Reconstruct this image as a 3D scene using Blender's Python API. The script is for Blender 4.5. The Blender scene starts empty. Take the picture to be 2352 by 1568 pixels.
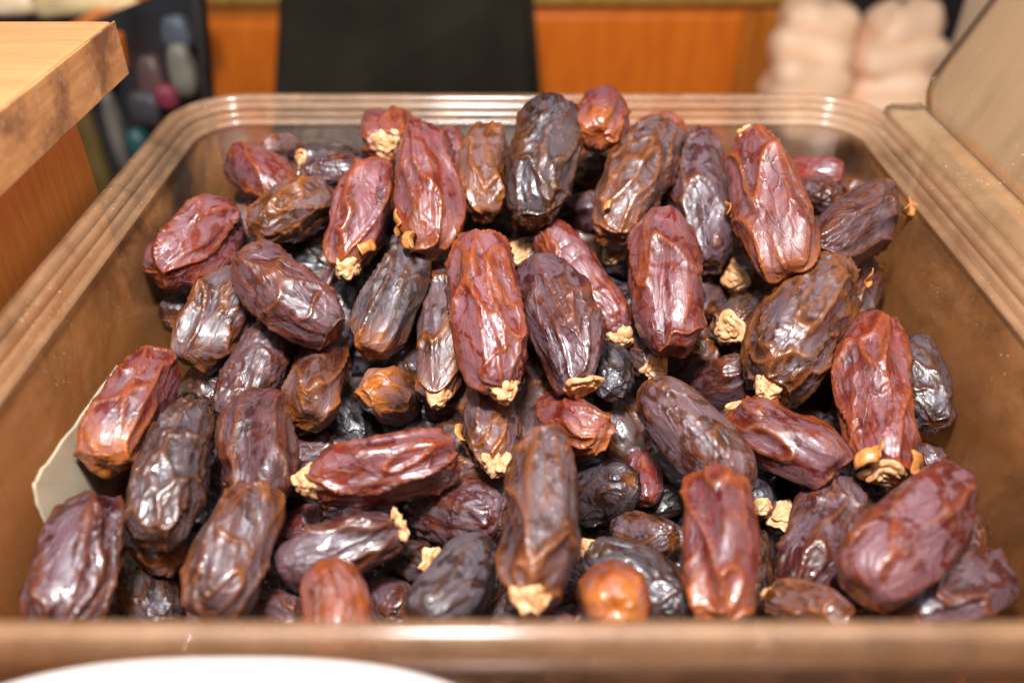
import bpy, math, random
import numpy as np
from mathutils import Vector, Matrix

# ------------------------------------------------------------------ camera, world, light
H = 0.13                                    # height of the lens above the rim plane (z = 0), metres
F = 1950.0                                  # focal length in pixels of the 2352 x 1568 view
PITCH = math.atan(1452.0 / F)
CP, SP = math.cos(PITCH), math.sin(PITCH)
sc = bpy.context.scene
COL = sc.collection
cam = bpy.data.cameras.new('camera')
cam.sensor_width = 36.0
cam.lens = 36.0 * F / 2352.0
cam.clip_start = 0.005
cam.clip_end = 50.0
cam.dof.use_dof = True
cam.dof.focus_distance = 0.268
cam.dof.aperture_fstop = 4.9
camo = bpy.data.objects.new('camera', cam)
COL.objects.link(camo)
camo.location = (0, 0, H)
camo.rotation_euler = (math.pi / 2 - PITCH, 0, 0)
sc.camera = camo

world = bpy.data.worlds.new('World')
sc.world = world
world.use_nodes = True
wb = world.node_tree.nodes['Background']
wb.inputs[0].default_value = (1.0, 0.93, 0.86, 1)
wb.inputs[1].default_value = 0.09
sc.view_settings.view_transform = 'Standard'
sc.view_settings.look = 'None'
sc.view_settings.exposure = 0.36
sc.view_settings.gamma = 1.0
sc.cycles.use_denoising = True
sc.cycles.max_bounces = 8
sc.cycles.transparent_max_bounces = 16
sc.cycles.caustics_reflective = False
sc.cycles.caustics_refractive = False

def area_light(name, loc, target, size, power, color, size_y=None):
    l = bpy.data.lights.new(name, 'AREA')
    l.shape = 'RECTANGLE'
    l.size = size
    l.size_y = size_y or size
    l.energy = power
    l.color = color
    o = bpy.data.objects.new(name, l)
    COL.objects.link(o)
    o.location = loc
    d = Vector(target) - Vector(loc)
    o.rotation_euler = d.to_track_quat('-Z', 'Y').to_euler()
    return o
# the camera's flash with its small diffuser, a little above the lens
area_light('camera_flash', (-0.03, 0.06, 0.42), (0.0, 0.24, -0.02), 0.07, 4.7, (0.97, 0.96, 0.98), 0.05)
# the shop's cool ceiling light panel
area_light('ceiling_light', (0.0, 0.02, 0.80), (0.0, 0.22, 0.0), 0.95, 5.4, (0.80, 0.89, 1.0), 0.60)

# ------------------------------------------------------------------ projection helpers (places taken from the view)
def ray(x, y):
    """world direction of the point (x, y) of the 2352 x 1568 view, scaled so that forward depth is 1"""
    u, v = x - 1176.0, y - 784.0
    return np.array([u, F * CP - v * SP, -F * SP - v * CP]) / F
EYE = np.array([0.0, 0.0, H])
def at_depth(x, y, d): return EYE + ray(x, y) * d
def at_Y(x, y, Y):
    r = ray(x, y); return EYE + r * (Y / r[1])
def at_X(x, y, X):
    r = ray(x, y); return EYE + r * (X / r[0])
def at_Z(x, y, Z):
    r = ray(x, y); return EYE + r * ((Z - H) / r[2])
M = 2.14 * H
def heap_depth(x, y):
    v = y - 784.0
    return M / (1 + v * (0.000255 if v < 0 else 0.00043))

# ------------------------------------------------------------------ numpy gradient noise
_rs = np.random.RandomState(7)
_perm = _rs.permutation(256)
_perm = np.concatenate([_perm, _perm, _perm])
_g = _rs.normal(size=(256, 3)); _g /= np.linalg.norm(_g, axis=1)[:, None]
def perlin(p):
    i = np.floor(p).astype(int); f = p - i; i &= 255
    w = f * f * f * (f * (f * 6 - 15) + 10)
    out = 0
    for dx in (0, 1):
        wx = w[:, 0] if dx else 1 - w[:, 0]
        for dy in (0, 1):
            wy = w[:, 1] if dy else 1 - w[:, 1]
            for dz in (0, 1):
                wz = w[:, 2] if dz else 1 - w[:, 2]
                h = _perm[_perm[_perm[(i[:, 0] + dx) & 255] + ((i[:, 1] + dy) & 255)] + ((i[:, 2] + dz) & 255)]
                g = _g[h]
                out = out + wx * wy * wz * (g[:, 0] * (f[:, 0] - dx) + g[:, 1] * (f[:, 1] - dy) + g[:, 2] * (f[:, 2] - dz))
    return out * 1.6
def smooth(a, b, x):
    t = np.clip((x - a) / (b - a), 0, 1); return t * t * (3 - 2 * t)

# ------------------------------------------------------------------ materials
def mat(name):
    m = bpy.data.materials.new(name); m.use_nodes = True
    nt = m.node_tree
    return m, nt, nt.nodes['Principled BSDF'], nt.nodes['Material Output']
def N(nt, typ, **kw):
    n = nt.nodes.new(typ)
    for k, v in kw.items():
        if k.startswith('i_'):
            key = k[2:]; key = int(key) if key.isdigit() else key.replace('_', ' ')
            n.inputs[key].default_value = v
        else: setattr(n, k, v)
    return n
def L(nt, a, b): nt.links.new(a, b)
def ramp(nt, src, stops):
    r = N(nt, 'ShaderNodeValToRGB'); e = r.color_ramp.elements
    e[0].position, e[0].color = stops[0]; e[1].position, e[1].color = stops[-1]
    for p, c in stops[1:-1]:
        k = e.new(p); k.color = c
    L(nt, src, r.inputs[0]); return r
def g4(v): return (v, v, v, 1)
def mixc(nt, fac, a, b, mode='MIX'):
    m = N(nt, 'ShaderNodeMix', data_type='RGBA', blend_type=mode)
    for s, v in ((m.inputs[0], fac), (m.inputs[6], a), (m.inputs[7], b)):
        if hasattr(v, 'is_output'): L(nt, v, s)
        else: s.default_value = v
    return m.outputs[2]
def mathn(nt, op, a, b=0.0, clamp=False):
    m = N(nt, 'ShaderNodeMath', operation=op, use_clamp=clamp)
    for s, v in ((m.inputs[0], a), (m.inputs[1], b)):
        if hasattr(v, 'is_output'): L(nt, v, s)
        else: s.default_value = v
    return m.outputs[0]

def date_material():
    m, nt, b, out = mat('date_skin')
    tc = N(nt, 'ShaderNodeTexCoord'); oi = N(nt, 'ShaderNodeObjectInfo')
    off = N(nt, 'ShaderNodeVectorMath', operation='ADD')
    sc_ = N(nt, 'ShaderNodeVectorMath', operation='SCALE'); sc_.inputs['Scale'].default_value = 9.0
    cmb = N(nt, 'ShaderNodeCombineXYZ')
    for k in range(3): L(nt, oi.outputs['Random'], cmb.inputs[k])
    L(nt, cmb.outputs[0], sc_.inputs[0]); L(nt, tc.outputs['Object'], off.inputs[0]); L(nt, sc_.outputs[0], off.inputs[1])
    mp = N(nt, 'ShaderNodeMapping'); mp.inputs['Scale'].default_value = (0.45, 1, 1)
    L(nt, off.outputs[0], mp.inputs[0])
    at = N(nt, 'ShaderNodeAttribute', attribute_name='ridge')
    at2 = N(nt, 'ShaderNodeAttribute', attribute_name='tint')
    n1 = N(nt, 'ShaderNodeTexNoise', i_Scale=95.0, i_Detail=5.0, i_Roughness=0.6); L(nt, mp.outputs[0], n1.inputs[0])
    n2 = N(nt, 'ShaderNodeTexNoise', i_Scale=260.0, i_Detail=4.0, i_Roughness=0.65); L(nt, mp.outputs[0], n2.inputs[0])
    n3 = N(nt, 'ShaderNodeTexNoise', i_Scale=1500.0, i_Detail=3.0, i_Roughness=0.7); L(nt, off.outputs[0], n3.inputs[0])
    tone = oi.outputs['Color']
    light = mixc(nt, 1.0, tone, (2.2, 1.9, 1.7, 1), 'MULTIPLY')
    dark = mixc(nt, 1.0, tone, (0.36, 0.33, 0.42, 1), 'MULTIPLY')
    r1 = ramp(nt, n1.outputs[0], [(0.36, g4(0)), (0.64, g4(1))])
    base = mixc(nt, r1.outputs[0], dark, tone)
    r2 = ramp(nt, n2.outputs[0], [(0.48, g4(0)), (0.72, g4(1))])
    base = mixc(nt, mathn(nt, 'MULTIPLY', r2.outputs[0], 0.45), base, light)
    # amber skin on the thin raised folds and towards the ends
    amber = mixc(nt, 0.66, light, (0.27, 0.082, 0.013, 1))
    fr = mathn(nt, 'MULTIPLY', at.outputs['Fac'], oi.outputs['Alpha'])
    base = mixc(nt, fr, base, amber)
    base = mixc(nt, at2.outputs['Fac'], base, (0.50, 0.145, 0.018, 1))
    # wandering cell pattern of the shrunken skin
    wn = N(nt, 'ShaderNodeTexNoise', i_Scale=120.0, i_Detail=3.0); L(nt, mp.outputs[0], wn.inputs[0])
    wv = N(nt, 'ShaderNodeVectorMath', operation='SCALE'); wv.inputs['Scale'].default_value = 0.011; L(nt, wn.outputs['Color'], wv.inputs[0])
    wa = N(nt, 'ShaderNodeVectorMath', operation='ADD'); L(nt, mp.outputs[0], wa.inputs[0]); L(nt, wv.outputs[0], wa.inputs[1])
    ve = N(nt, 'ShaderNodeTexVoronoi', feature='DISTANCE_TO_EDGE', i_Scale=215.0); L(nt, wa.outputs[0], ve.inputs[0])
    vc = N(nt, 'ShaderNodeTexVoronoi', feature='F1', i_Scale=215.0); L(nt, wa.outputs[0], vc.inputs[0])
    at3 = N(nt, 'ShaderNodeAttribute', attribute_name='crack')
    cell = ramp(nt, ve.outputs['Distance'], [(0.0, g4(0)), (0.05, g4(0.45)), (0.20, g4(1))])
    line = mathn(nt, 'MULTIPLY', mathn(nt, 'SUBTRACT', 1.0, ramp(nt, ve.outputs['Distance'], [(0.015, g4(0)), (0.06, g4(1))]).outputs[0]), at3.outputs['Fac'])
    base = mixc(nt, mathn(nt, 'MULTIPLY', line, 0.55), base, mixc(nt, 0.3, dark, amber))
    # loosened skin and painted-in lavender sheen: greyish lilac panels with clear edges
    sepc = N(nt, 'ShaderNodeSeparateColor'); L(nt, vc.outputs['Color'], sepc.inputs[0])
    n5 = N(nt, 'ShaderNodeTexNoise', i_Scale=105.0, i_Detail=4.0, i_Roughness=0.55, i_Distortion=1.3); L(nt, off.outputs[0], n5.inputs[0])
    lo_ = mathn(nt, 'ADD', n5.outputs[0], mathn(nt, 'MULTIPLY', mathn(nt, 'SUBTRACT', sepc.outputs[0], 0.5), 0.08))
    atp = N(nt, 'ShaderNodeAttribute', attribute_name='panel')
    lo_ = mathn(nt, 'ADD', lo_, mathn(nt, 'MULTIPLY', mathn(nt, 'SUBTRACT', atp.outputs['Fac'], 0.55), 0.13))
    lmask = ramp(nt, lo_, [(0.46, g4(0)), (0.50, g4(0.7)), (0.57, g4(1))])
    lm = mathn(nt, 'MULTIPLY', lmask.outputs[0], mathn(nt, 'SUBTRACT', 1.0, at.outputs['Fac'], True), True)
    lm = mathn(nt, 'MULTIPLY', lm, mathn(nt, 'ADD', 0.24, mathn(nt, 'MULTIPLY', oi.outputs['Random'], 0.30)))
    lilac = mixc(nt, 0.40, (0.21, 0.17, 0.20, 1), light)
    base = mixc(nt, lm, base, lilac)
    # waxy greyish bloom and dry dust
    n4 = N(nt, 'ShaderNodeTexNoise', i_Scale=150.0, i_Detail=6.0, i_Roughness=0.72); L(nt, off.outputs[0], n4.inputs[0])
    r4 = ramp(nt, n4.outputs[0], [(0.52, g4(0)), (0.72, g4(1))])
    base = mixc(nt, mathn(nt, 'MULTIPLY', r4.outputs[0], 0.20), base, (0.26, 0.19, 0.19, 1))
    vo = N(nt, 'ShaderNodeTexVoronoi', i_Scale=620.0); L(nt, off.outputs[0], vo.inputs[0])
    rs = ramp(nt, vo.outputs[0], [(0.10, g4(1)), (0.16, g4(0))])
    spk = mathn(nt, 'MULTIPLY', rs.outputs[0], ramp(nt, n1.outputs[0], [(0.52, g4(0)), (0.60, g4(0.55))]).outputs[0])
    base = mixc(nt, spk, base, (0.42, 0.27, 0.16, 1))
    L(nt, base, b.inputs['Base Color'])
    ro = ramp(nt, n4.outputs[0], [(0.35, g4(0.30)), (0.70, g4(0.52))])
    L(nt, mathn(nt, 'ADD', ro.outputs[0], mathn(nt, 'MULTIPLY', lmask.outputs[0], 0.06)), b.inputs['Roughness'])
    b.inputs['Specular IOR Level'].default_value = 0.58
    b.inputs['Coat Weight'].default_value = 0.34
    b.inputs['Coat Roughness'].default_value = 0.10
    b.inputs['Subsurface Weight'].default_value = 0.18
    b.inputs['Subsurface Radius'].default_value = (1.0, 0.30, 0.10)
    b.inputs['Subsurface Scale'].default_value = 0.002
    bm = N(nt, 'ShaderNodeBump', i_Strength=0.46, i_Distance=0.0008)
    h_ = mathn(nt, 'ADD', mathn(nt, 'MULTIPLY', n2.outputs[0], 1.0), mathn(nt, 'MULTIPLY', n3.outputs[0], 0.12))
    h_ = mathn(nt, 'ADD', h_, mathn(nt, 'MULTIPLY', mathn(nt, 'MULTIPLY', cell.outputs[0], mathn(nt, 'SUBTRACT', at3.outputs['Fac'], 0.72)), 1.4))
    L(nt, h_, bm.inputs['Height']); L(nt, bm.outputs[0], b.inputs['Normal'])
    return m
DATE = date_material()

def calyx_material():
    m, nt, b, out = mat('dry_calyx')
    tc = N(nt, 'ShaderNodeTexCoord'); oi = N(nt, 'ShaderNodeObjectInfo')
    n = N(nt, 'ShaderNodeTexNoise', i_Scale=420.0, i_Detail=5.0); L(nt, tc.outputs['Object'], n.inputs[0])
    r = ramp(nt, n.outputs[0], [(0.32, (0.50, 0.19, 0.06, 1)), (0.47, (0.66, 0.33, 0.14, 1)), (0.66, (0.76, 0.48, 0.26, 1))])
    at = N(nt, 'ShaderNodeAttribute', attribute_name='ridge')
    c = mixc(nt, mathn(nt, 'MULTIPLY', at.outputs['Fac'], 0.45), r.outputs[0], (0.46, 0.17, 0.04, 1))
    L(nt, c, b.inputs['Base Color']); b.inputs['Roughness'].default_value = 0.55
    n2 = N(nt, 'ShaderNodeTexNoise', i_Scale=900.0, i_Detail=3.0); L(nt, tc.outputs['Object'], n2.inputs[0])
    bm = N(nt, 'ShaderNodeBump', i_Strength=0.3, i_Distance=0.0003); L(nt, n2.outputs[0], bm.inputs['Height']); L(nt, bm.outputs[0], b.inputs['Normal'])
    return m
CALYX = calyx_material()

def flake_material():
    m, nt, b, out = mat('peeling_skin')
    tc = N(nt, 'ShaderNodeTexCoord')
    n = N(nt, 'ShaderNodeTexNoise', i_Scale=500.0, i_Detail=4.0); L(nt, tc.outputs['Object'], n.inputs[0])
    r = ramp(nt, n.outputs[0], [(0.35, (0.36, 0.11, 0.02, 1)), (0.65, (0.62, 0.27, 0.07, 1))])
    L(nt, r.outputs[0], b.inputs['Base Color']); b.inputs['Roughness'].default_value = 0.4
    return m
FLAKE = flake_material()

def wood(name, c1, c2, c3, scale=(1, 1, 1), rough=0.42, stain=None, rings=9.0):
    m, nt, b, out = mat(name)
    tc = N(nt, 'ShaderNodeTexCoord'); mp = N(nt, 'ShaderNodeMapping'); mp.inputs['Scale'].default_value = scale
    L(nt, tc.outputs['Object'], mp.inputs[0])
    n = N(nt, 'ShaderNodeTexNoise', i_Scale=rings, i_Detail=7.0, i_Roughness=0.62, i_Distortion=0.6); L(nt, mp.outputs[0], n.inputs[0])
    r = ramp(nt, n.outputs[0], [(0.32, c1), (0.5, c2), (0.68, c3)])
    col = r.outputs[0]
    if stain:
        n2 = N(nt, 'ShaderNodeTexNoise', i_Scale=stain[1], i_Detail=6.0, i_Roughness=0.62); L(nt, tc.outputs['Object'], n2.inputs[0])
        r2 = ramp(nt, n2.outputs[0], [(0.47, g4(0)), (0.60, g4(stain[2]))])
        col = mixc(nt, r2.outputs[0], col, stain[0])
        n3 = N(nt, 'ShaderNodeTexNoise', i_Scale=stain[1] * 9, i_Detail=4.0); L(nt, tc.outputs['Object'], n3.inputs[0])
        r3 = ramp(nt, n3.outputs[0], [(0.60, g4(0)), (0.72, g4(0.35))])
        col = mixc(nt, r3.outputs[0], col, (0.62, 0.45, 0.33, 1))
    L(nt, col, b.inputs['Base Color']); b.inputs['Roughness'].default_value = rough
    bm = N(nt, 'ShaderNodeBump', i_Strength=0.12, i_Distance=0.001); L(nt, n.outputs[0], bm.inputs['Height']); L(nt, bm.outputs[0], b.inputs['Normal'])
    return m
BOARD_TOP = wood('pale_board_laminate', (0.46, 0.168, 0.060, 1), (0.52, 0.200, 0.076, 1), (0.58, 0.245, 0.100, 1), (2, 60, 10), 0.45)
BOARD_EDGE = wood('worn_board_edge', (0.42, 0.18, 0.065, 1), (0.50, 0.23, 0.085, 1), (0.55, 0.28, 0.12, 1), (20, 6, 40), 0.45, stain=((0.17, 0.07, 0.035, 1), 30.0, 0.9))
PANEL = wood('orange_wood_panel', (0.74, 0.27, 0.055, 1), (0.82, 0.33, 0.08, 1), (0.88, 0.40, 0.115, 1), (8, 60, 6), 0.40)
CABINET = wood('cabinet_wood', (0.58, 0.115, 0.006, 1), (0.66, 0.145, 0.008, 1), (0.74, 0.18, 0.011, 1), (30, 8, 4), 0.35, rings=3.0)
CABINET_DARK = wood('cabinet_frame_wood', (0.38, 0.105, 0.010, 1), (0.46, 0.135, 0.013, 1), (0.54, 0.17, 0.02, 1), (30, 8, 4), 0.35, rings=3.0)
RAILW = wood('yellowish_rail_wood', (0.36, 0.18, 0.03, 1), (0.42, 0.22, 0.04, 1), (0.5, 0.27, 0.06, 1), (30, 8, 4), 0.35, rings=3.0)
COUNTER = wood('brown_counter', (0.40, 0.16, 0.05, 1), (0.48, 0.20, 0.065, 1), (0.55, 0.25, 0.09, 1), (40, 4, 4), 0.4)

def plastic(name, tintc, grime, lo, hi, nscale, speck=0.6, rough=0.10, streak=1.0, mott=0.75):
    """clear plastic under an uneven film of sugar and grime"""
    m, nt, b, out = mat(name)
    tc = N(nt, 'ShaderNodeTexCoord')
    mp = N(nt, 'ShaderNodeMapping'); mp.inputs['Scale'].default_value = (1, 1, 1 / streak); L(nt, tc.outputs['Object'], mp.inputs[0])
    n = N(nt, 'ShaderNodeTexNoise', i_Scale=nscale, i_Detail=7.0, i_Roughness=0.66, i_Distortion=0.5); L(nt, mp.outputs[0], n.inputs[0])
    r = ramp(nt, n.outputs[0], [(0.34, g4(lo)), (0.5, g4((lo + hi) / 2)), (0.66, g4(hi))])
    v = N(nt, 'ShaderNodeTexVoronoi', i_Scale=420.0); L(nt, tc.outputs['Object'], v.inputs[0])
    n2 = N(nt, 'ShaderNodeTexNoise', i_Scale=30.0); L(nt, tc.outputs['Object'], n2.inputs[0])
    rv = ramp(nt, v.outputs[0], [(0.085, g4(1)), (0.13, g4(0))])
    sp = mathn(nt, 'MULTIPLY', rv.outputs[0], ramp(nt, n2.outputs[0], [(0.45, g4(0)), (0.62, g4(speck))]).outputs[0])
    nm = N(nt, 'ShaderNodeTexNoise', i_Scale=nscale * 1.7, i_Detail=8.0, i_Roughness=0.7, i_Distortion=1.0); L(nt, mp.outputs[0], nm.inputs[0])
    dk_ = tuple(c_ * 0.30 for c_ in grime[:3]) + (1,)
    gcol = mixc(nt, ramp(nt, nm.outputs[0], [(0.47, g4(0)), (0.62, g4(mott))]).outputs[0], grime, dk_)
    col = mixc(nt, sp, gcol, (0.78, 0.62, 0.45, 1))
    fac = mathn(nt, 'MAXIMUM', r.outputs[0], sp)
    L(nt, col, b.inputs['Base Color']); b.inputs['Roughness'].default_value = 0.5
    tr = N(nt, 'ShaderNodeBsdfTransparent'); tr.inputs[0].default_value = tintc
    mx = N(nt, 'ShaderNodeMixShader'); L(nt, fac, mx.inputs[0]); L(nt, tr.outputs[0], mx.inputs[1]); L(nt, b.outputs[0], mx.inputs[2])
    gl = N(nt, 'ShaderNodeBsdfGlossy'); gl.inputs['Roughness'].default_value = rough
    ge = N(nt, 'ShaderNodeNewGeometry'); dt = N(nt, 'ShaderNodeVectorMath', operation='DOT_PRODUCT')
    L(nt, ge.outputs['Normal'], dt.inputs[0]); L(nt, ge.outputs['Incoming'], dt.inputs[1])
    c1 = mathn(nt, 'SUBTRACT', 1.0, mathn(nt, 'ABSOLUTE', dt.outputs['Value']))
    fr_ = mathn(nt, 'ADD', 0.03 if rough < 0.4 else 0.008, mathn(nt, 'MULTIPLY', mathn(nt, 'POWER', c1, 5.0), 0.75))
    mx2 = N(nt, 'ShaderNodeMixShader'); L(nt, fr_, mx2.inputs[0]); L(nt, mx.outputs[0], mx2.inputs[1]); L(nt, gl.outputs[0], mx2.inputs[2])
    L(nt, mx2.outputs[0], out.inputs[0])
    return m
WALLP = plastic('grimy_clear_plastic', (0.985, 0.965, 0.94, 1), (0.30, 0.14, 0.062, 1), 0.02, 0.42, 24.0, rough=0.5)
SIDEP = plastic('grimy_glow_side_plastic', (0.985, 0.95, 0.90, 1), (0.33, 0.130, 0.040, 1), 0.03, 0.56, 14.0, rough=0.2)  # grime, coloured more orange to stand in for light off the wood panel
RIMP = plastic('rim_plastic', (0.985, 0.97, 0.95, 1), (0.54, 0.30, 0.155, 1), 0.10, 0.30, 40.0, rough=0.14, mott=0.35)
LIDP = plastic('lid_plastic', (0.98, 0.93, 0.87, 1), (0.46, 0.29, 0.15, 1), 0.14, 0.50, 12.0, speck=1.0, rough=0.13, streak=3.5, mott=0.45)

def plain(name, c, rough=0.6, var=0.25, scale=20.0):
    m, nt, b, out = mat(name)
    tc = N(nt, 'ShaderNodeTexCoord')
    n = N(nt, 'ShaderNodeTexNoise', i_Scale=scale, i_Detail=5.0); L(nt, tc.outputs['Object'], n.inputs[0])
    a = tuple(x * (1 - var) for x in c[:3]) + (1,); d = tuple(min(1, x * (1 + var)) for x in c[:3]) + (1,)
    r = ramp(nt, n.outputs[0], [(0.3, a), (0.7, d)])
    L(nt, r.outputs[0], b.inputs['Base Color']); b.inputs['Roughness'].default_value = rough
    return m

# ------------------------------------------------------------------ object helpers
def tag(o, label=None, cat=None, group=None, kind=None):
    if label: o['label'] = label
    if cat: o['category'] = cat
    if group: o['group'] = group
    if kind: o['kind'] = kind
    return o
def link_mesh(name, me, material, parent=None, smoothed=True):
    o = bpy.data.objects.new(name, me); COL.objects.link(o)
    if material: me.materials.append(material)
    if parent: o.parent = parent
    if smoothed: me.polygons.foreach_set('use_smooth', [True] * len(me.polygons))
    return o
def mesh_from(verts, faces):
    me = bpy.data.meshes.new('mesh')
    me.from_pydata([tuple(v) for v in verts], [], faces); me.update()
    return me
def empty(name, loc, **kw):
    o = bpy.data.objects.new(name, None); o.empty_display_size = 0.01; COL.objects.link(o); o.location = loc
    return tag(o, **kw)
def box(name, x0, x1, y0, y1, z0, z1, material, parent=None, bevel=0.0015, segs=2):
    import bmesh
    c = Vector(((x0 + x1) / 2, (y0 + y1) / 2, (z0 + z1) / 2))
    bm = bmesh.new(); bmesh.ops.create_cube(bm, size=1.0)
    bmesh.ops.scale(bm, vec=(x1 - x0, y1 - y0, z1 - z0), verts=bm.verts)
    if bevel: bmesh.ops.bevel(bm, geom=bm.edges[:], offset=bevel, segments=segs, profile=0.6, affect='EDGES')
    me = bpy.data.meshes.new('mesh'); bm.to_mesh(me); bm.free()
    o = link_mesh(name, me, material, None, False)
    if parent:
        o.parent = parent; c = c - parent.location
    o.location = c
    return o

# ------------------------------------------------------------------ the dates
def date_mesh(seed, Lh, R, style, nu=84, nv=112, tint_b=0.0, bend=None):
    """one fruit along local X (end A at -X, end B at +X), half length Lh, radius R"""
    rs = np.random.RandomState(seed)
    th = np.linspace(0, math.pi, nv + 1)[1:-1]
    th = th + 0.10 * np.sin(2 * th)                       # more rows at the ends
    ph = np.linspace(0, 2 * math.pi, nu, endpoint=False)
    T, P = np.meshgrid(th, ph, indexing='ij')
    e1, e2 = rs.uniform(0.84, 0.96), rs.uniform(0.58, 0.72)
    cx = -np.cos(T); x = Lh * np.sign(cx) * np.abs(cx) ** e1
    tp = rs.uniform(-0.13, 0.13)
    r = R * np.sin(T) ** e2 * (1 + tp * x / Lh) * 0.97
    fl = rs.uniform(0.90, 1.0)
    K = rs.randint(5, 8); ak = (np.arange(K) + rs.uniform(-.28, .28, K)) * 2 * math.pi / K + rs.uniform(0, 6.28)
    dk = rs.uniform(0.84, 0.99, K); tw = rs.uniform(-.25, .25)
    oo = rs.uniform(0, 50, 3)
    wob = perlin(np.stack([(x / Lh * 1.1).ravel() + oo[0], (0.9 * np.cos(P)).ravel() + oo[1], (0.9 * np.sin(P)).ravel() + oo[2]], 1)).reshape(x.shape)
    Pw = P + 0.42 * wob + tw * x / Lh
    acc = (1 / 1.04) ** 16 + 0 * x; cmax = 0 * x; csec = 0 * x
    for a_, d_ in zip(ak, dk):
        c_ = np.clip(np.cos(Pw - a_) / (d_ * (1 + 0.05 * wob)), 0, None); acc = acc + c_ ** 16
        csec = np.maximum(csec, np.minimum(cmax, c_)); cmax = np.maximum(cmax, c_)
    facet = acc ** (-1 / 16.0)
    corner = (np.exp(-((cmax - csec) / 0.075) ** 2) * smooth(0.05, 0.5, np.sin(T))).ravel()
    corner = np.concatenate([corner, [0, 0]])
    fk = {'f': 1.0, 'v': 0.8, 'w': 0.55, 's': 0.6}[style]
    r = r * ((1 - fk) + fk * facet * 1.06)
    y = r * np.cos(P); z = r * np.sin(P) * fl
    x = x.ravel(); y = y.ravel(); z = z.ravel()
    pts = np.stack([x, y, z], 1)
    pole = np.array([[-Lh, 0, 0], [Lh, 0, 0]])
    pts = np.concatenate([pts, pole])
    nrm = np.stack([pts[:, 0] / Lh ** 2 * R * 1.0, pts[:, 1] / R, pts[:, 2] / R], 1)
    nrm /= np.linalg.norm(nrm, axis=1)[:, None] + 1e-9
    o1 = rs.uniform(0, 60, 3)
    st = {'f': 0.36, 'w': 0.46, 's': 0.5, 'v': 0.44}[style]
    q = pts / R * np.array([st, 1, 1]) + o1
    w = np.stack([perlin(q * 0.8 + 11), perlin(q * 0.8 + 31), perlin(q * 0.8 + 57)], 1)
    w2 = np.stack([perlin(q * 2.1 + 3), perlin(q * 2.1 + 23), perlin(q * 2.1 + 43)], 1)
    qw = q + 0.42 * w + 0.09 * w2
    n0 = perlin(q * 0.62 + 5)
    a = np.abs(perlin(qw * 1.05))
    b = np.abs(perlin(qw * 1.15 + 19.3))
    ridge = np.exp(-(a / 0.062) ** 1.4)                   # thin raised folds
    ridge2 = np.exp(-(b / 0.055) ** 1.4)
    c = np.abs(perlin(qw * np.array([1.5, 2.9, 2.9]) + 7.7))
    fine = np.exp(-(c / 0.11) ** 1.2)
    d = np.abs(perlin(qw * 4.6 + 2.2))
    fine2 = np.exp(-(d / 0.13) ** 1.2)
    msk = smooth(-0.15, 0.35, perlin(q * 1.1 + 71))
    lf = np.exp(-(np.abs(perlin(qw * np.array([1.3, 2.2, 2.2]) + 37.7)) / 0.055) ** 1.5)
    puff = np.clip(a * 1.7, 0, 0.6)
    if style == 'f':
        disp = 0.15 * n0 + 0.080 * ridge + 0.060 * ridge2 * msk - 0.14 * puff + 0.016 * fine * (1 - msk)
        disp = disp + 0.026 * lf * (0.3 + 0.7 * msk)
        rc = np.maximum(np.maximum(ridge, ridge2 * msk), 0.5 * lf)
    elif style == 'v':
        disp = 0.13 * n0 + 0.085 * ridge + 0.075 * ridge2 - 0.06 * puff + 0.045 * fine * msk + 0.012 * fine2
        disp = disp + 0.028 * lf
        rc = np.maximum(np.maximum(ridge, ridge2), 0.6 * lf)
    elif style == 'w':
        disp = 0.11 * n0 + 0.055 * ridge - 0.085 * fine - 0.040 * fine2 * msk + 0.04 * ridge2 * (1 - msk)
        rc = np.maximum(ridge * 0.8, 0.7 * fine * msk)
    else:
        disp = 0.10 * n0 + 0.045 * ridge * msk - 0.05 * puff + 0.02 * ridge2 + 0.016 * lf
        rc = 0.8 * ridge * msk
    cmsk = smooth(-0.25, 0.25, perlin(q * 0.9 + 33))
    disp = disp + 0.035 * corner * cmsk * fk
    rc = np.maximum(rc, 0.85 * corner * cmsk * fk)
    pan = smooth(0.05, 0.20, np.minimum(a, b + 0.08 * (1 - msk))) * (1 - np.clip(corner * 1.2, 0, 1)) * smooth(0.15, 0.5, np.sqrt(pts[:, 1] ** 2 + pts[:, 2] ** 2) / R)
    crk = {'w': 1.0, 'v': 0.55, 'f': 0.5, 's': 0.25}[style] * (0.35 + 0.65 * smooth(-0.3, 0.3, perlin(q * 0.8 + 63)))
    # the skin sinks round both poles; B is the stalk end
    s = pts[:, 0] / Lh
    rad = np.sqrt(pts[:, 1] ** 2 + pts[:, 2] ** 2) / R
    disp = disp * smooth(0.02, 0.35, rad)
    ang = np.arctan2(pts[:, 2], pts[:, 1])
    pucker = smooth(0.75, 1.0, np.abs(s)) * (0.5 + 0.5 * np.cos(ang * rs.randint(6, 9) + 3 * n0 + rs.uniform(0, 6))) * smooth(0.05, 0.3, rad)
    disp = disp - 0.012 * pucker
    new = pts + nrm * (disp * R)[:, None]
    dim = np.exp(-(rad / 0.30) ** 2)
    new[:, 0] -= np.sign(s) * dim * R * 0.13
    # bend and flatten
    bd = rs.uniform(-0.12, 0.12) if bend is None else bend
    new[:, 1] += bd * R * (1 - s * s) * 1.2 + 0.10 * R * perlin(np.stack([s * 1.2 + o1[0], s * 0, s * 0 + 3], 1))
    new[:, 2] += 0.12 * R * perlin(np.stack([s * 1.2 + o1[1], s * 0 + 9, s * 0 + 3], 1))
    nr = nv - 1
    fa = []
    for i in range(nr - 1):
        for j in range(nu):
            k = (j + 1) % nu
            fa.append((i * nu + j, i * nu + k, (i + 1) * nu + k, (i + 1) * nu + j))
    A, B = nr * nu, nr * nu + 1
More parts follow.
